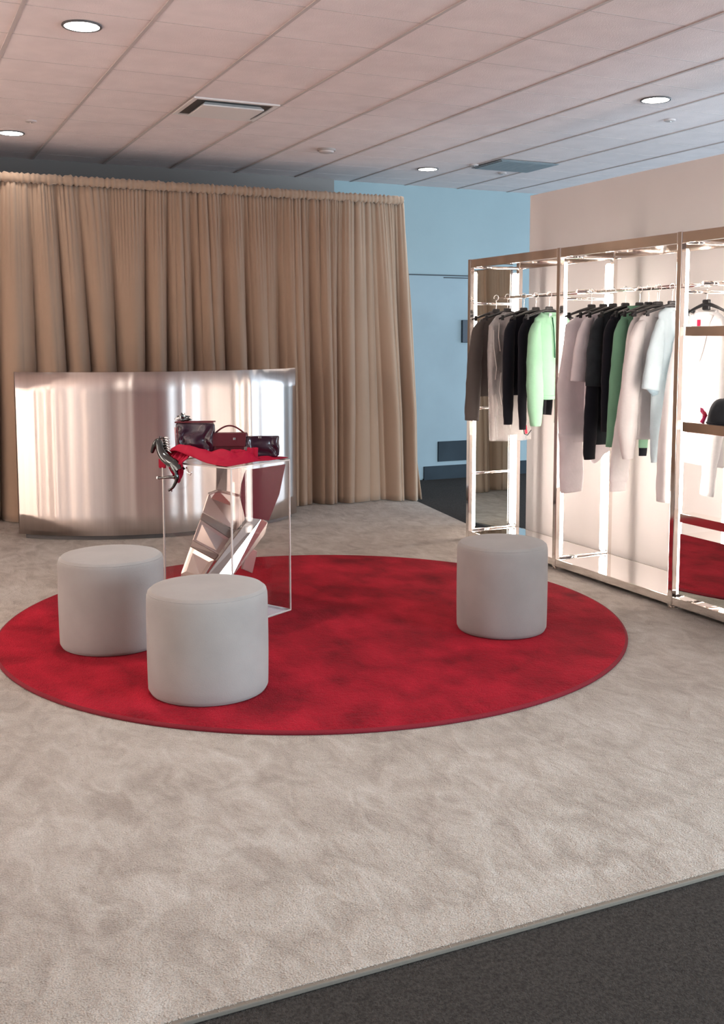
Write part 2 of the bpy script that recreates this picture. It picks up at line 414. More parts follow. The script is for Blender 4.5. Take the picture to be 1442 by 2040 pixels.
# shallow shelf rails of the right bay
for z0, z1 in ((1.503,1.555), (.990,1.044), (.495,.543)):
    y0, y1 = YS[3]+.02, YS[2]-.066
    s = link('shelf', MB().box(RX-.02, RX+.075, y0, y1, z0, z1), mt['chrome'], t, bevel=.002)
    link('shelf_bracket', MB().tube([(RX+.02, y1-.004, z0-.012), (RX+.02, YS[2]-.012, z0-.012)], .006, 8), mt['chrome'], s, smooth=True, loc=(0,0,0))
    link('shelf_lip', MB().box(RX-.026, RX+.075, y0, y1+.01, z0-.018, z0-.006), mt['chrome'], s, bevel=.002, loc=(0,0,0))
link('drawer_front', MB().box(RX+.000, RX+.008, YS[3]+.03, YS[2]-.052, .090, .428), mt['mirror'], t)
link('drawer_box', MB().box(RX+.010, RB-.030, YS[3]+.03, YS[2]-.055, .090, .424), mt['tray'], t)
# face-out bracket with end cap on the right bay
for y in (4.335, 5.447):
    b = link('face_out_arm', MB().tube([(4.30, y, 1.785), (4.02, y, 1.785)], .012, 14), mt['chrome'], t, smooth=True)
    link('end_cap', MB().tube([(4.02, y, 1.785), (4.008, y, 1.785)], .014, 14), mt['black'], b, smooth=True, loc=(0,0,0))

# tall mirror behind the left end of the rack
t = thing('standing_mirror', 'tall mirror panel behind the left end of the clothing rack', 'mirror', (4.30, 6.95, 0))
link('glass', MB().box(4.318, 4.324, 6.675, 7.20, .01, 2.02), mt['mirror'], t)
link('backing', MB().box(4.325, 4.337, 6.670, 7.205, .003, 2.025), mt['rim'], t)

# ------------------------------------------------------------------ hangers and garments
ROD = 4.17
def hanger(y, cx=ROD, rz=0, label='', w=.20, zrod=1.785, zc=1.668):
    """black clip hanger; rz=1 -> lies in the Y-Z plane"""
    t = thing('hanger', label, 'hanger', (cx, y, zrod), 'black clip hangers on the rack')
    P = (lambda a, z: (cx+a, y, z)) if not rz else (lambda a, z: (cx, y-a, z))
    hk = [P(-.016*math.cos(q) if 0 else .019*math.sin(q), zrod+.002+ .019*math.cos(q)-.004) for q in [i*PI/8 for i in range(-5, 9)]]
    hk += [P(0.004, zrod-.045), P(0, zc+.03), P(0, zc)]
    link('hook', MB().tube(hk, .0024, 8), mt['silver'], t, smooth=True)
    n = 14
    g = MB()
    arm = [P(-w + 2*w*k/n, zc + .012 - .055*abs(-1+2*k/n)**1.3) for k in range(n+1)]
    g.tube(arm, [.006+.006*(1-abs(-1+2*k/n)) for k in range(n+1)], 8)
    link('arms', g, mt['black'], t, smooth=True)
    g = MB(); c = P(0, zc+.006)
    g.obox(c, .030 if not rz else .008, .008 if not rz else .030, .030)
    link('centre_block', g, mt['black'], t, bevel=.008)
    for sgn in (-1, 1): link('clip', MB().obox(P(sgn*w*.86, zc-.035), .009, .007, .018), mt['black'], t, bevel=.003)
    return t

def spow(c, e): return math.copysign(abs(c)**e, c)

class Garment:
    def __init__(s, name, label, cat, y, mat, cx=ROD, rz=0, group='garments hanging on the rack'):
        s.t = thing(name, label, cat, (cx, y, 1.64), group); s.y = y; s.cx = cx; s.rz = rz; s.mat = mat; s.seed = random.Random(hash(label) % 999 if 0 else sum(map(ord, label)))
        s.ph = s.seed.uniform(0, 50)
    def P(s, a, d, z):        # a: across the garment, d: toward front face (-Y), z height
        return Vector((s.cx+a, s.y-d, z)) if not s.rz else Vector((s.cx-d, s.y-a, z))
    def ring(s, c, hw, th, z, n=36, wr=.006, tilt=0):
        out = []
        for k in range(n):
            q = 2*PI*k/n
            a = c + hw*spow(math.cos(q), .8)
            d = th*spow(math.sin(q), .9)
            w = wr*(nz(a*16+s.ph, z*3.2, math.sin(q)*2) + .6*math.sin(a*48 + 3*nz(a*5, z*2.5+s.ph)))
            d += w*(1 if math.sin(q) > 0 else -1)*abs(math.sin(q))**.5
            out.append(s.P(a, d, z + tilt*(a-c)))
        return out
    def body(s, rows, name='body', mat=None, wr=.006, n=36, steps=5, cap0=True, cap1=True, tilt=0):
        rings = []
        for (z0,l0,r0,t0), (z1,l1,r1,t1) in zip(rows, rows[1:]):
            for k in range(steps):
                f = k/steps; z = z0+(z1-z0)*f; l = l0+(l1-l0)*f; r = r0+(r1-r0)*f; th = t0+(t1-t0)*f
                rings.append(s.ring((l+r)/2-s.cx if not s.rz else (l+r)/2, (r-l)/2, th, z, n, wr, tilt))
        z,l,r,th = rows[-1]; rings.append(s.ring((l+r)/2-s.cx if not s.rz else (l+r)/2, (r-l)/2, th, z, n, wr, tilt))
        g = MB(); g.loft(rings, cap0, cap1)
        return link(name, g, mat or s.mat, s.t, smooth=True)
    def sleeve(s, pts, name='sleeve', mat=None, n=18, wr=.004, steps=6):
        """pts: (a_world_centre, toward_front, z, half width, half depth)"""
        if name in ('sleeve', 'rolled_sleeve') and pts[0][2] > 1.5:      # set-in shoulder: start slim, close to the neck
            c, d, z, hw, th = pts[0]; mid = (4.11 if not s.rz else 0)
            pts = [(c+(mid-c)*.36, d*.3, z+.052, .018, th*.6), (c+(mid-c)*.14, d*.7, z+.022, hw*.72, th*.85)] + [(c, d, z-.03, hw, th)] + list(pts[1:])
        P = []
        for p, q in zip(pts, pts[1:]):
            for k in range(steps):
                f = k/steps; P.append([p[i]+(q[i]-p[i])*f for i in range(5)])
        P.append(list(pts[-1])); rings = []
        m = len(P)
        # smooth the path a little
        for it in range(2):
            Q = [P[0]] + [[(P[i-1][j]+2*P[i][j]+P[i+1][j])/4 for j in range(5)] for i in range(1, m-1)] + [P[-1]]; P = Q
        for i, (c, d, z, hw, th) in enumerate(P):
            p0 = P[max(i-1,0)]; p1 = P[min(i+1,m-1)]
            dx, dz = p1[0]-p0[0], p1[2]-p0[2]; L = math.hypot(dx, dz) or 1
            ux, uz = -dz/L, dx/L         # across the sleeve
            if ux < 0: ux, uz = -ux, -uz
            r = []
            for k in range(n):
                q = 2*PI*k/n; e = hw*math.cos(q)*(1+.10*nz(z*14, s.ph+i*.0, math.cos(q)))
                w = wr*nz(z*26+s.ph, e*30, 4)*(1 if math.sin(q) > 0 else -1)
                a = c + ux*e - (s.cx if not s.rz else 0)
                r.append(s.P(a, d + th*math.sin(q) + w, z + uz*e))
            rings.append(r)
        g = MB(); g.loft(rings)
        return link(name, g, mat or s.mat, s.t, smooth=True)
    def collar(s, c, z, hw, th, h, name='collar', mat=None, r=.010, dip=.02):
        a0 = c - (s.cx if not s.rz else 0); n = 28; rings = []
        for rr, dz in ((1.08,-.012),(1.02,h*.5),(.98,h),(.86,h*1.02),(.84,h*.4),(.86,-.01)):
            rings.append([s.P(a0+hw*rr*math.cos(2*PI*k/n), th*rr*math.sin(2*PI*k/n), z+dz-dip*max(0, math.sin(2*PI*k/n))) for k in range(n)])
        g = MB(); g.loft(rings, False, False)
        return link(name, g, mat or s.mat, s.t, smooth=True)
    def patch(s, c, d, z, hw, hh, name, mat, rot=0, th=.0012):
        a0 = c - (s.cx if not s.rz else 0)
        p = [s.P(a0+i*hw*math.cos(rot)-j*hh*math.sin(rot), d, z+j*hh*math.cos(rot)+i*hw*math.sin(rot)) for i,j in ((-1,-1),(1,-1),(1,1),(-1,1))]
        return link(name, MB().prism(p, th, s.P(0,1,0)-s.P(0,0,0)), mat, s.t)
    def cord(s, pts, name, mat, r=.003):
        a0 = (s.cx if not s.rz else 0)
        return link(name, MB().tube([s.P(a-a0, d, z) for a,d,z in pts], r, 6), mat, s.t, smooth=True)
exec_garments = True

def std(l, r, zh, hl=None, hr=None, nk=4.11, th=.042, zs=1.585):
    """common top: neck, shoulders, chest, hem at zh"""
    hl = l+.02 if hl is None else hl; hr = r-.02 if hr is None else hr
    return [(1.664, nk-.055, nk+.06, .024), (1.642, nk-.085, nk+.09, .030), ((1.642+zs)/2+.012, (nk-.085+l)/2-.004, (nk+.09+r)/2+.004, th*.75), (zs-.012, l+.006, r-.006, th*.85), (zs-.05, l, r, th*.95), (1.47, l+.012, r-.012, th), (1.30, (l+hl)/2+.008, (r+hr)/2-.008, th*1.05), (zh+.05, hl, hr, th*.95), (zh, hl+.004, hr-.004, th*.85)]

def add_hanger(y, label, cx=4.11, **k): return hanger(y, cx, 0, label, **k)

# 1 dark grey tailored jacket at the far end
G = Garment('jacket', 'dark grey wool jacket at the far left end of the rack', 'jacket', 6.52, mt['g_grey'])
G.body(std(3.93, 4.34, 1.07, 3.965, 4.33, 4.10))
G.sleeve([(3.945,.0,1.56,.048,.034),(3.905,.03,1.33,.056,.036),(3.885,.045,1.08,.062,.034),(3.872,.05,.90,.056,.028)])
G.sleeve([(4.33,.0,1.56,.045,.034),(4.35,.01,1.3,.05,.032),(4.34,.02,.93,.045,.028)])
G.collar(4.10, 1.655, .058, .034, .030)
G.patch(3.99, -.0, 1.60, .012, .016, 'size_card', mt['tagwhite'])
tag(hanger(6.52, 4.10, label=''), 'black hanger holding the dark grey wool jacket', 'hanger')

# 2 long pale dress in a clear film cover
g_shaded = cloth('shaded_pale_cotton', (.24,.225,.21)); g_ivory = cloth('ivory_cotton', (.86,.82,.77))  # bodice of a pale dress, its shade put into the grey
G = Garment('dress', 'long grey and ivory dress wrapped in crinkled clear film', 'dress', 6.34, g_shaded)
G.body([(1.665,4.03,4.14,.024),(1.64,3.99,4.22,.03),(1.58,3.955,4.29,.034),(1.42,3.955,4.29,.036),(1.08,3.965,4.28,.036)], 'bodice', g_shaded)
G.body([(1.08,3.965,4.28,.036),(.95,3.965,4.28,.038),(.80,3.965,4.27,.036)], 'skirt', g_ivory)
G.body([(1.675,4.03,4.13,.030),(1.645,3.985,4.23,.040),(1.58,3.935,4.31,.048),(1.40,3.925,4.31,.052),(1.1,3.935,4.30,.052),(.76,3.95,4.29,.05)], 'film_cover', mt['bagfilm'], wr=.020, cap1=False, n=72, steps=9)
for k, pts in enumerate(([(3.950,.03,1.55),(3.945,.045,1.42),(3.965,.05,1.28),(3.955,.05,1.20)],[(3.985,.045,1.60),(3.975,.055,1.50),(3.99,.055,1.40)],[(3.96,.05,1.10),(3.975,.055,1.0),(3.962,.055,.88),(3.968,.05,.77)],[(4.0,.055,1.25),(3.985,.058,1.12),(4.005,.058,1.02)])):
    G.cord(pts, 'film_highlight', mt['tagwhite'], .0035)  # white cords stand in for highlights on the creased film
tag(hanger(6.34, 4.08), 'black hanger holding the film-wrapped dress', 'hanger')

# 3 black sweater
G = Garment('sweater', 'black fine-knit sweater with long narrow sleeves, next to the film-wrapped dress', 'sweater', 6.17, mt['g_black'])
G.body(std(3.975, 4.33, 1.095, 3.985, 4.32, 4.105))
G.sleeve([(3.985,.01,1.56,.042,.034),(3.965,.03,1.33,.045,.034),(3.955,.045,1.08,.042,.030),(3.955,.05,.93,.034,.026),(3.955,.05,.895,.032,.024)])
G.sleeve([(4.32,.0,1.55,.042,.034),(4.33,.01,1.3,.04,.03),(4.30,.02,.95,.035,.026)])
G.collar(4.105, 1.648, .055, .032, .016, mat=mt['g_black'])
G.patch(4.11, .030, 1.652, .010, .006, 'neck_label', mt['tagwhite'])
tag(hanger(6.17, 4.105), 'black hanger holding the black fine-knit sweater', 'hanger')

# 4 black cardigan behind the hoodie
G = Garment('cardigan', 'black cardigan with a red swing tag, squeezed between black sweater and mint hoodie', 'cardigan', 6.045, mt['g_black'])
G.body(std(4.01, 4.33, 1.085, 4.02, 4.32, 4.12, th=.036))
G.sleeve([(4.02,.0,1.55,.038,.03),(4.015,.01,1.2,.036,.028),(4.010,.015,1.0,.032,.024),(4.015,.02,.865,.026,.020)])
G.sleeve([(4.32,.0,1.55,.038,.03),(4.33,.0,1.2,.036,.028),(4.32,.0,.9,.03,.022)])
G.body([(1.10,4.105,4.215,.030),(1.03,4.105,4.212,.030),(.965,4.108,4.208,.028)], 'long_hem', steps=3, wr=.002)
G.patch(4.038, .022, .865, .010, .030, 'swing_tag', mt['tagred'], .15)
G.cord([(4.02,.02,.88),(4.025,.024,.835),(4.05,.024,.825),(4.085,.02,.86)], 'tag_strap', mt['g_black'], .003)
tag(hanger(6.045, 4.12), 'black hanger holding the black cardigan', 'hanger')

# 5 mint hoodie
G = Garment('hoodie', 'mint green cropped hoodie with dark green drawstrings', 'hoodie', 5.895, mt['g_mint'])
G.body(std(3.995, 4.33, 1.085, 4.04, 4.30, 4.125, th=.052))
G.sleeve([(4.005,.01,1.55,.045,.040),(3.985,.04,1.33,.058,.042),(3.985,.055,1.10,.062,.040),(3.99,.06,.93,.045,.034),(3.99,.06,.905,.036,.030)])
G.sleeve([(4.32,.0,1.54,.045,.040),(4.34,.02,1.25,.055,.038),(4.32,.03,.94,.04,.03)])
G.collar(4.125, 1.625, .075, .050, .045, name='hood', dip=.03)
G.cord([(4.115,.055,1.63),(4.125,.058,1.55),(4.135,.058,1.42),(4.137,.058,1.36)], 'drawstring', mt['g_dgreen'], .004)
G.cord([(4.150,.055,1.60),(4.165,.058,1.595),(4.185,.058,1.62)], 'drawstring', mt['g_dgreen'], .004)
G.body([(1.105,4.045,4.298,.053),(1.078,4.05,4.293,.050)], 'waistband', wr=.003)
G.patch(4.105, .045, 1.635, .010, .022, 'size_card', mt['tagwhite'])
tag(hanger(5.895, 4.125), 'black hanger holding the mint hoodie', 'hanger')

# 6 lilac long jumpsuit, 7 lilac tee
G = Garment('jumpsuit', 'pale lilac-grey long jumpsuit, first garment of the middle bay', 'jumpsuit', 5.40, mt['g_lilac'])
G.body([(1.655,4.04,4.15,.026),(1.63,3.99,4.22,.034),(1.575,3.905,4.33,.040),(1.4,3.885,4.33,.048),(1.2,3.850,4.32,.052),(1.0,3.862,4.30,.052),(.84,3.875,4.28,.048)], 'body')
G.sleeve([(3.955,.0,.90,.085,.044),(3.965,.0,.75,.085,.04),(3.970,.0,.56,.088,.036),(3.972,.0,.52,.078,.032)], 'leg')
G.sleeve([(4.17,.0,.90,.085,.044),(4.18,.0,.75,.080,.04),(4.19,.0,.74,.07,.03)], 'leg')
G.collar(4.10, 1.645, .055, .03, .02)
G.patch(3.985, .0, 1.618, .010, .016, 'size_card', mt['tagwhite'])
tag(hanger(5.40, 4.10), 'black hanger holding the lilac-grey jumpsuit', 'hanger')
G = Garment('shirt', 'pale lilac-grey short-sleeved shirt in front of the long jumpsuit', 'shirt', 5.295, mt['g_lilac'])
G.body(std(3.965, 4.33, 1.0, 3.98, 4.31, 4.11, th=.038))
G.sleeve([(3.975,.0,1.565,.045,.034),(3.945,.02,1.42,.062,.036),(3.925,.03,1.26,.070,.034),(3.922,.03,1.225,.068,.030)])
G.sleeve([(4.32,.0,1.565,.045,.034),(4.34,.01,1.42,.055,.034),(4.35,.01,1.24,.06,.03)])
G.collar(4.11, 1.648, .055, .03, .022)
tag(hanger(5.295, 4.11), 'black hanger holding the lilac-grey short-sleeved shirt', 'hanger')

# 8 charcoal dress with black sleeves, 9 black coat
G = Garment('dress', 'charcoal knee-length dress with short sleeves over long black sleeves', 'dress', 5.19, mt['g_char'])
G.body(std(3.975, 4.33, .84, 3.965, 4.27, 4.10, th=.040))
G.sleeve([(3.98,.0,1.565,.042,.034),(3.955,.02,1.40,.052,.038),(3.945,.03,1.25,.058,.036),(3.942,.032,1.20,.056,.032)])
G.sleeve([(3.945,.02,1.30,.040,.026),(3.932,.03,1.05,.048,.028),(3.922,.03,.82,.044,.026),(3.925,.03,.755,.040,.022)], 'under_sleeve', mt['g_black'])
G.sleeve([(4.32,.0,1.565,.042,.034),(4.34,.0,1.40,.05,.034),(4.345,.0,1.21,.05,.03)])
G.collar(4.10, 1.648, .058, .032, .018)
tag(hanger(5.19, 4.10), 'black hanger holding the charcoal dress', 'hanger')
G = Garment('coat', 'plain navy-black coat between the charcoal dress and the sage green sweater', 'coat', 5.085, mt['g_black'])
G.body(std(3.99, 4.33, .90, 4.0, 4.28, 4.11, th=.040))
G.sleeve([(4.0,.0,1.56,.04,.034),(3.985,.01,1.3,.045,.032),(3.985,.01,.93,.040,.026)])
G.sleeve([(4.32,.0,1.56,.04,.034),(4.34,.0,1.3,.045,.032),(4.33,.0,.93,.04,.026)])
G.collar(4.11, 1.648, .055, .032, .015)
G.patch(4.115, .030, 1.652, .010, .006, 'neck_label', mt['tagwhite'])
tag(hanger(5.085, 4.11), 'black hanger holding the navy-black coat', 'hanger')

# 10 sage green turtleneck
G = Garment('turtleneck_sweater', 'sage green turtleneck sweater with sleeves hanging down', 'sweater', 4.985, mt['g_green'])
G.body(std(3.985, 4.33, 1.0, 4.0, 4.31, 4.115, th=.042))
G.sleeve([(3.995,.01,1.555,.045,.036),(3.965,.03,1.33,.050,.036),(3.945,.035,1.05,.052,.032),(3.935,.035,.85,.050,.028)])
G.sleeve([(4.32,.0,1.55,.042,.036),(4.335,.0,1.3,.045,.034),(4.33,.0,.9,.045,.028)])
G.collar(4.100, 1.640, .048, .034, .042, name='turtleneck', dip=.0)
tag(hanger(4.985, 4.135), 'black hanger holding the sage green turtleneck sweater', 'hanger')

# 11 pale coat with long cuffs
G = Garment('coat', 'pale grey long coat behind the off-white sweatshirt, one cuff hanging lowest', 'coat', 4.888, cloth('pale_grey_jersey', (.86,.82,.81)))
G.body(std(4.0, 4.32, .95, 4.02, 4.29, 4.12, th=.020), wr=.003)
G.sleeve([(4.01,.0,1.555,.040,.02),(3.985,.0,1.2,.050,.02),(3.945,.0,.85,.068,.022),(3.93,.0,.66,.068,.022),(3.93,.0,.645,.058,.020),(3.93,.0,.595,.056,.02)])
G.sleeve([(4.31,.0,1.55,.040,.028),(4.33,.0,1.2,.05,.028),(4.32,.0,.8,.05,.026)])
tag(hanger(4.888, 4.12), 'black hanger holding the pale grey long coat', 'hanger')

# 12 off white sweatshirt
G = Garment('sweatshirt', 'off-white sweatshirt with wide sleeves, right of the sage green sweater', 'sweatshirt', 4.805, mt['g_pale'])
G.body(std(3.955, 4.33, .905, 3.97, 4.30, 4.125, th=.034, zs=1.56))
G.sleeve([(3.965,.01,1.535,.048,.034),(3.925,.02,1.30,.062,.036),(3.90,.025,1.02,.068,.034),(3.905,.025,.86,.050,.028),(3.91,.025,.80,.034,.022)])
G.sleeve([(4.32,.0,1.53,.048,.034),(4.34,.0,1.3,.055,.034),(4.33,.0,.85,.05,.03)])
G.collar(4.125, 1.640, .062, .034, .026)
G.cord([(4.125,.040,1.64),(4.127,.044,1.59),(4.128,.046,1.565)], 'cord_end', mt['black'], .005)
G.patch(4.155, .035, 1.61, .012, .028, 'size_card', mt['tagwhite'])
tag(hanger(4.805, 4.125), 'black hanger holding the off-white sweatshirt', 'hanger')

# 13 mint sweatshirt, mostly hidden
G = Garment('sweatshirt', 'mint sweatshirt with black cuffs, mostly hidden behind the off-white sweatshirt', 'sweatshirt', 4.850, mt['g_mint'])
G.body([(1.63,4.09,4.20,.008),(1.56,4.06,4.31,.009),(1.1,4.08,4.30,.009)], wr=.001)
G.sleeve([(4.10,.0,1.45,.03,.009),(4.09,.0,1.2,.032,.009),(4.08,.0,.95,.036,.009),(4.075,.0,.848,.034,.009)], 'long_sleeve', wr=.001)
G.sleeve([(4.075,.0,.850,.032,.009),(4.073,.0,.800,.028,.008)], 'cuff', mt['g_black'], wr=.001)

tag(hanger(4.850, 4.15), 'black hanger holding the mostly hidden mint sweatshirt', 'hanger')
# 14 pale blue jacket
G = Garment('jacket', 'pale blue jacket with short rolled sleeves at the right end of the middle bay', 'jacket', 4.700, mt['g_blue'])
G.body(std(4.035, 4.32, .92, 4.05, 4.30, 4.13, th=.032))
G.sleeve([(4.045,.0,1.555,.042,.026),(4.015,.01,1.42,.055,.028),(3.985,.018,1.27,.062,.028),(3.975,.02,1.20,.060,.024)], 'rolled_sleeve')
G.sleeve([(3.955,.025,1.235,.030,.014),(4.00,.025,1.20,.035,.016),(4.01,.02,1.17,.02,.010)], 'rolled_cuff', cloth('darker_blue_twill', (.36,.50,.58)))  # cuff in a darker blue than the jacket cloth
G.sleeve([(4.06,.0,1.30,.06,.024),(4.06,.01,1.0,.072,.026),(4.065,.012,.83,.070,.024),(4.068,.012,.785,.066,.020)], 'long_sleeve')
G.collar(4.13, 1.645, .06, .030, .025)
tag(hanger(4.700, 4.13), 'black hanger holding the pale blue jacket', 'hanger')

# 15 white jacket facing out
G = Garment('jacket', 'white open-neck jacket facing outward beside the right bay, red neck label inside', 'jacket', 4.45, mt['g_white'], cx=4.155, rz=1)
G.body([(1.635,-.07,.07,.030),(1.62,-.11,.11,.036),(1.56,-.185,.195,.040),(1.45,-.185,.20,.042),(1.2,-.175,.20,.044),(.86,-.165,.205,.042),(.79,-.16,.205,.036)])
G.sleeve([(-.165,.02,1.54,.045,.034),(-.135,.10,1.25,.052,.030),(-.11,.165,.95,.052,.026),(-.105,.18,.70,.050,.024),(-.105,.18,.575,.046,.022)])
G.sleeve([(.18,.02,1.54,.045,.034),(.16,.03,1.1,.05,.030),(.11,.045,.8,.052,.026),(.095,.045,.63,.045,.024)])
G.collar(0, 1.615, .085, .040, .030, dip=.05)
for sgn in (-1, 1):
    G.sleeve([(sgn*.075,.036,1.62,.016,.006),(sgn*.05,.046,1.55,.020,.006),(sgn*.02,.050,1.43,.018,.005),(0,.050,1.36,.008,.004)], 'lapel', mt['g_pale'], wr=.001)
g = MB().prism([G.P(-.055,.0405,1.59), G.P(.055,.0405,1.59), G.P(.0,.046,1.37)], .002, (-1,0,0)); link('inner_shirt', g, mt['tagwhite'], G.t)
G.patch(-.006, .047, 1.575, .012, .018, 'neck_label', mt['tagred'])
tag(hanger(4.45, 4.155, 1, w=.17), 'black hanger holding the white open-neck jacket, turned to face out', 'hanger')

# ------------------------------------------------------------------ cap and ribbon on the middle shelf
SH = 1.0442
t = thing('cap', 'black fabric cap on the middle shelf at the right edge of the picture', 'cap', (3.975, 4.125, SH))
g = MB()
rings = []
for k in range(10):
    q = k/9*PI/2; rr = math.cos(q)**.7; z = math.sin(q)*.135
    rings.append([(3.980+.075*rr*math.cos(a)*(1+.05*nz(3*math.cos(a),3*math.sin(a),k*.2)), 4.11+.095*rr*math.sin(a)*(1+.06*nz(2*math.cos(a)+4,3*math.sin(a),k*.3)), SH+.001+z) for a in [2*PI*i/32 for i in range(32)]])
g.loft(rings); link('crown', g, mt['g_char'], t, smooth=True)
g = MB(); g.tube([(3.980+.076*math.cos(2*PI*i/32), 4.11+.096*math.sin(2*PI*i/32), SH+.008) for i in range(33)], .005, 6); link('band', g, mt['g_black'], t, smooth=True)
link('top_button', MB().lathe([(.007,0),(.006,.004),(.001,.006)], (3.980,4.11,SH+.134), 12), mt['g_black'], t, smooth=True)
t = thing('ribbon_bow', 'glossy pink ribbon bow standing by the black cap', 'bow', (3.965, 4.232, SH))
g = MB()
def band(pts, w, th=.002):
    rr = []
    for i, p in enumerate(pts):
        p = Vector(p); rr.append([p+Vector((0,0,-w[i]))+Vector((-th,0,0)), p+Vector((0,0,-w[i]))+Vector((th,0,0)), p+Vector((0,0,w[i]))+Vector((th,0,0)), p+Vector((0,0,w[i]))+Vector((-th,0,0))])
    return rr
g.loft(band([(3.96,4.222,SH+.04),(3.955,4.24,SH+.062),(3.96,4.262,SH+.070)], [.012,.016,.011])); link('loop', g, mt['pink'], t, smooth=True, angle=40)
g = MB(); g.loft(band([(3.965,4.222,SH+.04),(3.95,4.232,SH+.05),(3.96,4.245,SH+.035)], [.010,.017,.010])); link('loop', g, mt['pink'], t, smooth=True, angle=40)
g = MB(); g.tube([(3.96,4.222,SH+.045),(3.953,4.230,SH+.02),(3.95,4.238,SH+.003)], [.009,.010,.013], 8); link('tail', g, mt['pink'], t, smooth=True)
g = MB(); g.tube([(3.958,4.216,SH+.035),(3.952,4.221,SH+.05),(3.957,4.228,SH+.060)], [.008,.010,.006], 8); link('knot', g, mt['tagred'], t, smooth=True)

# ------------------------------------------------------------------ clear display table
TA = math.radians(29); E1 = Vector((math.cos(TA), math.sin(TA), 0)); E2 = Vector((-math.sin(TA), math.cos(TA), 0)); TO = Vector((1.585, 4.979, 0))
SX, SY, TH, TB = .46, .50, .85, .0215
def tp(s, q, z): return TO + E1*s + E2*q + Vector((0,0,z))
t = thing('display_table', 'clear acrylic box display table with mirror-steel facets inside, topped by red cloth', 'table', tp(SX/2, SY/2, TB))
def slab(s0, s1, q0, q1, z0, z1):
    return MB().prism([tp(s0,q0,z0), tp(s1,q0,z0), tp(s1,q1,z0), tp(s0,q1,z0)], z1-z0, (0,0,1))
w = .008
link('side_panel', slab(w, SX-w, 0, w, TB, TH-w), mt['clear'], t)
link('side_panel', slab(w, SX-w, SY-w, SY, TB, TH-w), mt['clear'], t)
link('side_panel', slab(0, w, w, SY-w, TB, TH-w), mt['clear'], t)
link('side_panel', slab(SX-w, SX, w, SY-w, TB, TH-w), mt['clear'], t)
link('top_panel', slab(w, SX-w, w, SY-w, TH-w, TH), mt['clear'], t)
link('base_panel', slab(w, SX-w, w, SY-w, TB, TB+w), mt['clear'], t)
for s in (0, SX-w):
    for q in (0, SY-w): link('corner_edge', slab(s, s+w, q, q+w, TB, TH-w), mt['cedge'], t, bevel=.0015)
for z0 in (TB, TH-w):
    for q in (0, SY-w): link('rim_edge', slab(0, SX, q, q+w, z0, z0+w), mt['cedge'], t, bevel=.0015)
    for s in (0, SX-w): link('rim_edge', slab(s, s+w, w, SY-w, z0, z0+w), mt['cedge'], t, bevel=.0015)
# leaning mirror-steel facets inside the box
def facet(name, pts, th=.012, mat='facet'):
    P = [tp(*p) for p in pts]
    n = (P[1]-P[0]).cross(P[2]-P[0]).normalized()
    return link(name, MB().prism(P, th, n), mt[mat], t, bevel=.002)
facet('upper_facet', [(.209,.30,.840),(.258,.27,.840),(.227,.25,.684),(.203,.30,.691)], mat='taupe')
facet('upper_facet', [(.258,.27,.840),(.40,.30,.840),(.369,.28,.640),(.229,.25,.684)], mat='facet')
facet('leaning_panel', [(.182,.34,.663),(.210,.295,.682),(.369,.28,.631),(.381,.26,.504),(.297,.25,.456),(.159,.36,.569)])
facet('reflection_strip', [(.158,.36,.566),(.295,.252,.454),(.249,.252,.425),(.149,.37,.531)], mat='taupe')  # taupe strips stand in for rack rails reflected in the steel
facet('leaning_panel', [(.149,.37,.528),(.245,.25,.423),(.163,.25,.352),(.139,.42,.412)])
facet('reflection_strip', [(.139,.42,.410),(.161,.252,.351),(.132,.252,.330),(.130,.43,.380)], mat='taupe')
facet('leaning_panel', [(.129,.43,.377),(.128,.25,.328),(.025,.25,.239),(.084,.46,.232)])
facet('foot_panel', [(.084,.46,.228),(.025,.25,.236),(.03,.25,.03),(.084,.46,.03)])
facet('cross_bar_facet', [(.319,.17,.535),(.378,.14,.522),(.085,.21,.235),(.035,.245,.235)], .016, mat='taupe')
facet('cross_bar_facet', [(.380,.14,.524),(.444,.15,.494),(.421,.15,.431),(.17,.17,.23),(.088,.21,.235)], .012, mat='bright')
facet('small_facet', [(.333,.20,.373),(.435,.22,.325),(.392,.22,.21),(.295,.20,.253)], .014)
facet('foot_panel', [(.035,.245,.232),(.085,.21,.232),(.17,.17,.226),(.17,.17,.03),(.035,.245,.03)], mat='bright')
link('red_reflection_panel', MB().prism([tp(*p) for p in ((.125,.022,.800),(.14,.022,.822),(.447,.022,.822),(.394,.022,.665),(.307,.022,.536),(.128,.022,.580),(.090,.022,.690),(.103,.022,.753))], .006, E2), mt['wine'], t)  # red sheet stands in for a red reflection inside the acrylic

# red silk cloth on top, spilling over the left edge
t = thing('cloth', 'crumpled crimson silk cloth spread on the clear display table', 'cloth', tp(.23,.25,TH))
def cz(s, q):
    e = min(s, SX-s, q, SY-q)
    h = .006 + max(0, min(1, e/.06))*(.012 + .020*nz(s*9, q*9, 1) + .010*nz(s*22, q*22, 5))
    h += .075*math.exp(-((s-.035)/.06)**2-((q-.39)/.10)**2) + .05*math.exp(-((s-.06)/.07)**2-((q-.25)/.09)**2) + .040*math.exp(-((s-.12)/.07)**2-((q-.12)/.07)**2) + .035*math.exp(-((s-.22)/.06)**2-((q-.07)/.05)**2)
    return TH + max(.0035, h)
g = MB(); g.grid(lambda u, v: tp(-.006+(SX+.012)*u, .02+(SY-.012)*v + (.05 if 0 else 0)*u, cz(SX*u, SY*v)), 60, 60)
link('spread', g, mt['cloth'], t, smooth=True, solid=.003)
g = MB()
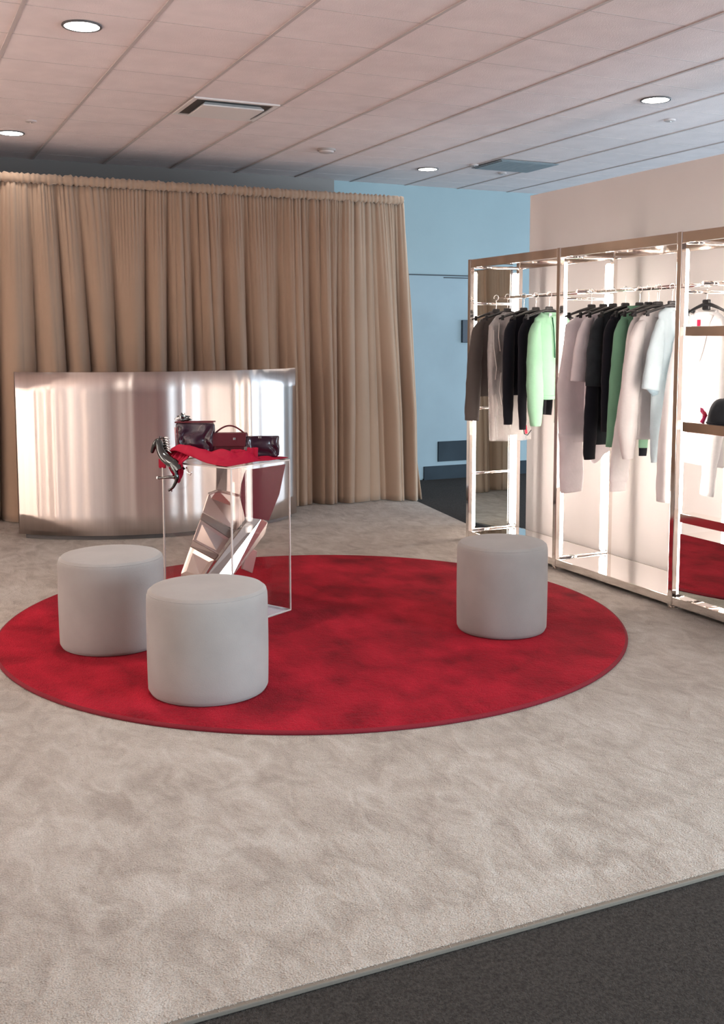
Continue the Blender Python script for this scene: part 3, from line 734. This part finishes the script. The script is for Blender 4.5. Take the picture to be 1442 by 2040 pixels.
def drape(u, v):
    a = (u-.5); s = .03 - .055*min(1, v*2.2) - .012*math.sin(PI*v); q = .355 + a*.13*(1-.35*v) + .01*nz(u*3, v*3)
    z = TH + .058 - .115*v - .03*v*math.cos(a*4) + .012*math.sin(a*26)*(.4+v)
    return tp(s - .012*math.cos(a*24)*v, q, z)
g.grid(drape, 30, 20); link('spilled_fold', g, mt['cloth'], t, smooth=True, solid=.004)
g = MB(); g.grid(lambda u, v: tp(-.012-.004*math.sin(u*6), .455+.055*u, TH+.012-.045*v+.012*nz(u*3,v*2)), 10, 8); link('corner_fold', g, mt['cloth'], t, smooth=True, solid=.003)
# stacked red silk folds in front of the bags
for (s, q, hw, h) in ((.105,.165,.035,.055),(.165,.110,.040,.062),(.225,.062,.030,.070)):
    g = MB()
    def pf(u, v, s=s, q=q, hw=hw, h=h):
        a = (u-.5)*2
        ax = (E1*.59 - E2*.81).normalized()
        return tp(s, q, TH+.006) + ax*(a*hw*(1-.08*v)) + Vector((0,0,h*v + .004*nz(a*2, v*2, s*30))) + (E1*.5+E2*.3)*(.035*v*v + .006*math.sin(a*7))
    g.grid(pf, 14, 12); link('standing_fold', g, mt['cloth'], t, smooth=True, solid=.005)

# ------------------------------------------------------------------ handbags
VX = Vector((.907, -.42, 0)); VY = Vector((.42, .907, 0))
def bag(label, base, w, h, d, mat, rot=0, lean=0, crink=0, taper=.0, name='handbag', lid=True):
    t = thing(name, label, 'handbag', base, 'handbags on the display table')
    c, s_ = math.cos(rot), math.sin(rot)
    ax = VX*c + VY*s_; ay = VY*c - VX*s_; B = Vector(base)
    def pt(a, b, z): return B + ax*(a + lean*z) + ay*b + Vector((0,0,z))
    n = 128; rings = []; m = 30
    for k in range(m+1):
        f = k/m; z = h*f; tw = 1 - taper*f; td = 1 - .45*f; r = []
        edge = 1 - .10*(1-min(1, f*9))**2 - .06*(1-min(1, (1-f)*12))**2
        for i in range(n):
            q = 2*PI*i/n; a = w/2*tw*spow(math.cos(q), .28)*edge; b = d/2*td*spow(math.sin(q), .45)*edge
            cr = crink*(.9*nz(a*34+base[0]*9, z*11, b*12) + .8*math.sin(a*150 + 4*nz(z*14, a*9, base[0])) + .5*nz(a*60, z*40, 3))*(.3+math.sin(PI*min(1, f*1.05)))
            b += cr*(1 if math.sin(q) > 0 else -1); r.append(pt(a + cr*.4, b, z))
        rings.append(r)
    g = MB(); g.loft(rings); link('bag_body', g, mat, t, smooth=True)
    return t, pt
b0 = tuple(Vector(tp(.165,.375,TH+.036)) - VX*.030)
t, pt = bag('tall plum crinkled leather handbag at the left of the display table', b0, .205, .160, .075, mt['plum'], -.12, .02, .0055, -.02)
link('frame_edge', MB().tube([pt(-.103,-.022,.165), pt(.105,-.022,.168), pt(.105,.022,.168), pt(-.103,.022,.165), pt(-.103,-.022,.165)], .004, 8), mt['burg'], t)
link('side_strap', MB().tube([pt(-.098,-.040,.140), pt(-.092,-.046,.08), pt(-.085,-.046,.01)], .004, 8), M('rose_strap', (.42,.22,.22), .4), t, smooth=True)
link('side_strap', MB().tube([pt(-.086,-.040,.140), pt(-.080,-.046,.08), pt(-.073,-.046,.02)], .003, 8), mt['burg'], t, smooth=True)
b1 = tuple(Vector(tp(.285,.215,TH+.030)) - VX*.044)
t, pt = bag('smooth burgundy leather handbag with a thin arched top handle, middle of three', b1, .200, .115, .07, mt['burg'], 0, 0, .0008, .04)
link('front_flap', MB().prism([pt(-.088,-.036,.045), pt(.088,-.036,.045), pt(.092,-.026,.114), pt(-.092,-.026,.114)], .004, -VY), mt['burg'], t, bevel=.0015)
hp_ = [pt(-.078+.156*k/16, 0, .112+.040*math.sin(PI*k/16)) for k in range(17)]
link('top_handle', MB().tube(hp_, .0045, 8), mt['burg'], t, smooth=True)
link('handle_ring', MB().tube([pt(-.078,0,.108), pt(-.078,0,.118)], .006, 8), mt['silver'], t); link('handle_ring', MB().tube([pt(.078,0,.108), pt(.078,0,.118)], .006, 8), mt['silver'], t)
link('clasp', MB().obox(pt(.03,-.041,.085), .006, .002, .006, VX, VY), mt['silver'], t, bevel=.001)
b2 = tuple(Vector(tp(.375,.095,TH+.016)) - VX*.033)
t, pt = bag('low plum crinkled leather clutch at the right of the display table', b2, .200, .110, .065, mt['plum'], .10, 0, .0065, -.05, 'clutch_bag')
link('frame_edge', MB().tube([pt(-.090,-.016,.103), pt(-.03,-.018,.108), pt(.03,-.018,.108), pt(.092,-.016,.103)], .004, 8), mt['plum'], t, smooth=True)
link('clasp', MB().obox(pt(.0,-.022,.104), .008, .003, .005, VX, VY), mt['silver'], t, bevel=.001)

# ------------------------------------------------------------------ glossy horse figurine at the left edge, silk thrown over its back
def skin(name, V, Ed, R, mat, parent, sub=1):
    me = bpy.data.meshes.new(name); L0 = parent.matrix_world.translation
    me.from_pydata([Vector(v)-L0 for v in V], Ed, []); me.update()
    o = bpy.data.objects.new(name, me); COL.objects.link(o); o.parent = parent
    me.materials.append(mat)
    md = o.modifiers.new('skin', 'SKIN'); md.use_smooth_shade = True
    lay = me.skin_vertices[0] if me.skin_vertices else None
    if lay is None:
        bpy.context.view_layer.objects.active = o
        bpy.ops.mesh.customdata_skin_add(); lay = me.skin_vertices[0]
    for i, r in enumerate(R): lay.data[i].radius = (r, r)
    lay.data[0].use_root = True
    sd = o.modifiers.new('sub', 'SUBSURF'); sd.levels = sub+1; sd.render_levels = sub+1
    return o
t = thing('horse_figurine', 'glossy black and silver horse figurine rearing at the left table edge under red silk', 'figurine', tp(-.02,.42,TH-.06))
H = [(-.022,.335,.842),(-.020,.385,.850),(-.020,.440,.872),(-.016,.475,.905),(-.012,.490,.945),(-.008,.500,.968),(-.008,.520,.945),(-.008,.540,.915),(-.008,.552,.890),
     (-.024,.320,.815),(-.028,.335,.795),(-.028,.360,.779),(-.028,.405,.776),(-.028,.450,.768),(-.028,.490,.765),
     (-.036,.330,.790),(-.036,.345,.755),(-.036,.366,.726),(-.036,.385,.714),(-.036,.402,.706)]
Ed = [(0,1),(1,2),(2,3),(3,4),(4,5),(5,6),(6,7),(7,8),(0,9),(9,10),(10,11),(11,12),(12,13),(13,14),(9,15),(15,16),(16,17),(17,18),(18,19)]
R_ = [.027,.030,.030,.025,.020,.017,.018,.013,.010,.021,.013,.009,.009,.006,.010,.012,.010,.008,.006,.009]
skin('horse_body', [tp(h[0]-.012, h[1], h[2]) for h in H], Ed, R_, mt['gloss'], t)
g = MB()
for k in range(6):
    f = k/5; p = tp(-.006, .486+.012*f-.02, .905+.068*f); g.tube([p, p-E2*.028+Vector((0,0,.006)), p-E2*.045+Vector((0,0,-.006+.006*f))], [.007,.006,.002], 8)
link('mane', g, mt['silver'], t, smooth=True)
g = MB(); g.tube([tp(-.012,.500,.968), tp(-.012,.494,.985)], [.005,.001], 8); g.tube([tp(.0,.500,.968), tp(.0,.496,.984)], [.005,.001], 8); link('ears', g, mt['gloss'], t, smooth=True)
for q, z in ((.492,.765),(.404,.705)):
    link('hoof', MB().obox(tp(-.032,q,z), .007, .009, .007, E1, E2), mt['silver'], t, bevel=.002)
g = MB(); g.tube([tp(-.03,.285,.835), tp(-.034,.27,.81), tp(-.032,.255,.80), tp(-.03,.245,.815)], [.004,.006,.005,.002], 8); link('tail', g, mt['silver'], t, smooth=True)

# glossy black bow ornament on the tall bag
oc = Vector(b0) + VX*(-.062) + Vector((0,0,.178))
t = thing('bow_ornament', 'spiky glossy black bow ornament sitting on top of the tall plum handbag', 'ornament', oc - Vector((0,0,.010)))
for k, (a, ln, up) in enumerate(((PI*.95,.045,.002),(PI*.8,.04,.012),(PI*.55,.028,.026),(PI*.4,.028,.026),(PI*.15,.042,.012),(0,.05,.0),(PI*.68,.03,.018))):
    d = VX*math.cos(a)*ln + Vector((0,0,math.sin(a)*.012+up)) + VY*(.012*math.sin(k*2.1))
    g = MB(); g.tube([oc, oc+d*.5+Vector((0,0,.004)), oc+d], [.007,.011,.002], 10); link('loop', g, mt['gloss'] if k % 3 else mt['silver'], t, smooth=True)
g = MB(); g.lathe([(.002,-.011),(.010,-.008),(.013,0),(.010,.008),(.002,.011)], tuple(oc), 16); link('knot', g, mt['gloss'], t, smooth=True)

# ------------------------------------------------------------------ ceiling fittings
def downlight(x, y, label, lit=60):
    t = thing('ceiling_downlight', label, 'ceiling light', (x, y, CZ), 'recessed downlights')
    g = MB(); g.lathe([(.086,.003),(.098,.003),(.100,-.002),(.096,-.006),(.087,-.005),(.086,.003)], (x,y,CZ), 40, False, False); link('trim_ring', g, mt['rim'], t, smooth=True)
    g = MB(); g.lathe([(.001,-.006),(.05,-.005),(.0865,-.003)], (x,y,CZ), 40, True, False); link('lens', g, mt['lamp'], t, smooth=True)
    return t
downlight(1.003, 5.484, 'bright round downlight at the upper left, nearest of the ceiling lights')
downlight(1.002, 8.498, 'round downlight above the left end of the curtain')
downlight(4.713, 8.704, 'round downlight above the right end of the curtain by the back wall')
downlight(4.722, 5.583, 'round downlight above the rack partition at the upper right')
VX0, VX1, VY0, VY1 = 1.936, 2.528, 6.745, 7.295
t = thing('air_vent', 'square ceiling air diffuser with a drop plate and dark slots', 'air vent', ((VX0+VX1)/2, (VY0+VY1)/2, CZ))
g = MB(); z0 = CZ-.004
for a in ((VX0,VX1,VY0,VY0+.03),(VX0,VX1,VY1-.03,VY1),(VX0,VX0+.03,VY0+.03,VY1-.03),(VX1-.03,VX1,VY0+.03,VY1-.03)): g.box(*a, z0-.004, z0+.006)
link('frame', g, mt['white'], t)
link('throat', MB().box(VX0+.03, VX1-.03, VY0+.03, VY1-.03, CZ-.001, CZ+.003), mt['black'], t)
g = MB(); g.loft([[(VX0+a, VY0+a, z), (VX1-a, VY0+a, z), (VX1-a, VY1-a, z), (VX0+a, VY1-a, z)] for a, z in ((.105,CZ-.002),(.085,CZ-.022),(.085,CZ-.030))]); link('drop_plate', g, mt['white'], t)
t = thing('return_grille', 'dark grey square return-air grille near the back wall', 'air vent', (5.34, 8.20, CZ))
link('frame', MB().box(5.035, 5.645, 7.95, 8.455, CZ-.009, CZ-.003), mt['grille'], t)
g = MB()
for k in range(16): g.box(5.06, 5.62, 7.975+k*.0295, 7.995+k*.0295, CZ-.014, CZ-.009)
link('slats', g, mt['grille'], t)
t = thing('smoke_detector', 'round off-white smoke detector on the ceiling in front of the curtain top', 'smoke detector', (3.461, 8.158, CZ))
link('base', MB().lathe([(.001,-.012),(.075,-.012),(.078,.0),(.078,.004)], (3.461,8.158,CZ), 32), M('detector_base', (.36,.31,.29), .6), t, smooth=True, angle=30)
link('dome', MB().lathe([(.001,-.032),(.035,-.031),(.058,-.025),(.064,-.012)], (3.461,8.158,CZ), 32), mt['tbar'], t, smooth=True, angle=40)
for x, y, lb in ((1.08,7.98,'small round sprinkler plate at the left by the rear downlight'),(4.98,8.32,'small round sprinkler plate beside the right rear downlight'),(5.47,8.62,'small round sprinkler plate behind the dark return-air grille'),(5.25,6.05,'small round sprinkler plate above the partition at the right')):
    t = thing('sprinkler_head', lb, 'sprinkler', (x, y, CZ), 'ceiling sprinklers')
    link('plate', MB().lathe([(.001,-.010),(.03,-.010),(.040,-.006),(.042,.003)], (x,y,CZ), 24), mt['tbar'], t, smooth=True, angle=40)
    link('nozzle', MB().lathe([(.001,-.014),(.010,-.013),(.012,-.010)], (x,y,CZ), 12), mt['silver'], t, smooth=True)

# ------------------------------------------------------------------ light
wd = bpy.data.worlds.new('World'); S.world = wd; wd.use_nodes = True
wd.node_tree.nodes['Background'].inputs['Color'].default_value = (1,.915,.89,1)
wd.node_tree.nodes['Background'].inputs['Strength'].default_value = 1.25
def area(name, loc, to, sx, sy, p, col):
    l = bpy.data.lights.new(name, 'AREA'); l.shape = 'RECTANGLE'; l.size = sx; l.size_y = sy; l.energy = p; l.color = col
    o = bpy.data.objects.new(name, l); COL.objects.link(o); o.location = loc
    o.rotation_euler = (Vector(to)-Vector(loc)).to_track_quat('-Z', 'Y').to_euler(); return o
def spot(x, y, p, col=(1,.90,.80), ang=120):
    l = bpy.data.lights.new('downlight_beam', 'SPOT'); l.energy = p; l.color = col; l.spot_size = math.radians(ang); l.spot_blend = .8; l.shadow_soft_size = .08
    o = bpy.data.objects.new('downlight_beam', l); COL.objects.link(o); o.location = (x, y, CZ-.02); return o
for x, y, p in ((1.003,5.484,75),(1.002,8.498,4),(4.713,8.704,8),(1.0,2.47,60),(-2.7,5.484,60),(4.0,2.47,30)): spot(x, y, p)
area('window_daylight', (10.7, 6.7, 1.4), (5, 7.5, 2.4), 4.2, 2.4, 105, (.50,.77,1))
area('front_daylight', (7.6, -2.5, 1.45), (2.6, 3.0, .2), 4.6, 2.5, 640, (.68,.88,1))

# ------------------------------------------------------------------ camera
cd = bpy.data.cameras.new('Camera'); cam = bpy.data.objects.new('Camera', cd); COL.objects.link(cam); S.camera = cam
F, CYP, PITCH, ROLL, YAW = 2076.89, 882.96, .10135, -.00166, .43417
fw = Vector((math.sin(YAW)*math.cos(PITCH), math.cos(YAW)*math.cos(PITCH), -math.sin(PITCH)))
r0 = Vector((math.cos(YAW), -math.sin(YAW), 0)); u0 = r0.cross(fw)
rr = r0*math.cos(ROLL)+u0*math.sin(ROLL); uu = -r0*math.sin(ROLL)+u0*math.cos(ROLL)
m4 = Matrix(((rr.x,uu.x,-fw.x,0),(rr.y,uu.y,-fw.y,0),(rr.z,uu.z,-fw.z,1.5),(0,0,0,1)))
cam.matrix_world = m4
cd.sensor_fit = 'VERTICAL'; cd.sensor_height = 36; cd.lens = F*36/2040
cd.shift_y = -(1020-CYP)/2040
cd.clip_start = .05; cd.clip_end = 100

S.view_settings.view_transform = 'Standard'; S.view_settings.look = 'None'; S.view_settings.gamma = 1
S.view_settings.use_curve_mapping = False
S.view_settings.exposure = .75
cy = S.cycles
cy.max_bounces = 10; cy.diffuse_bounces = 4; cy.glossy_bounces = 6; cy.transparent_max_bounces = 16
cy.caustics_reflective = False; cy.caustics_refractive = False
cy.use_denoising = True
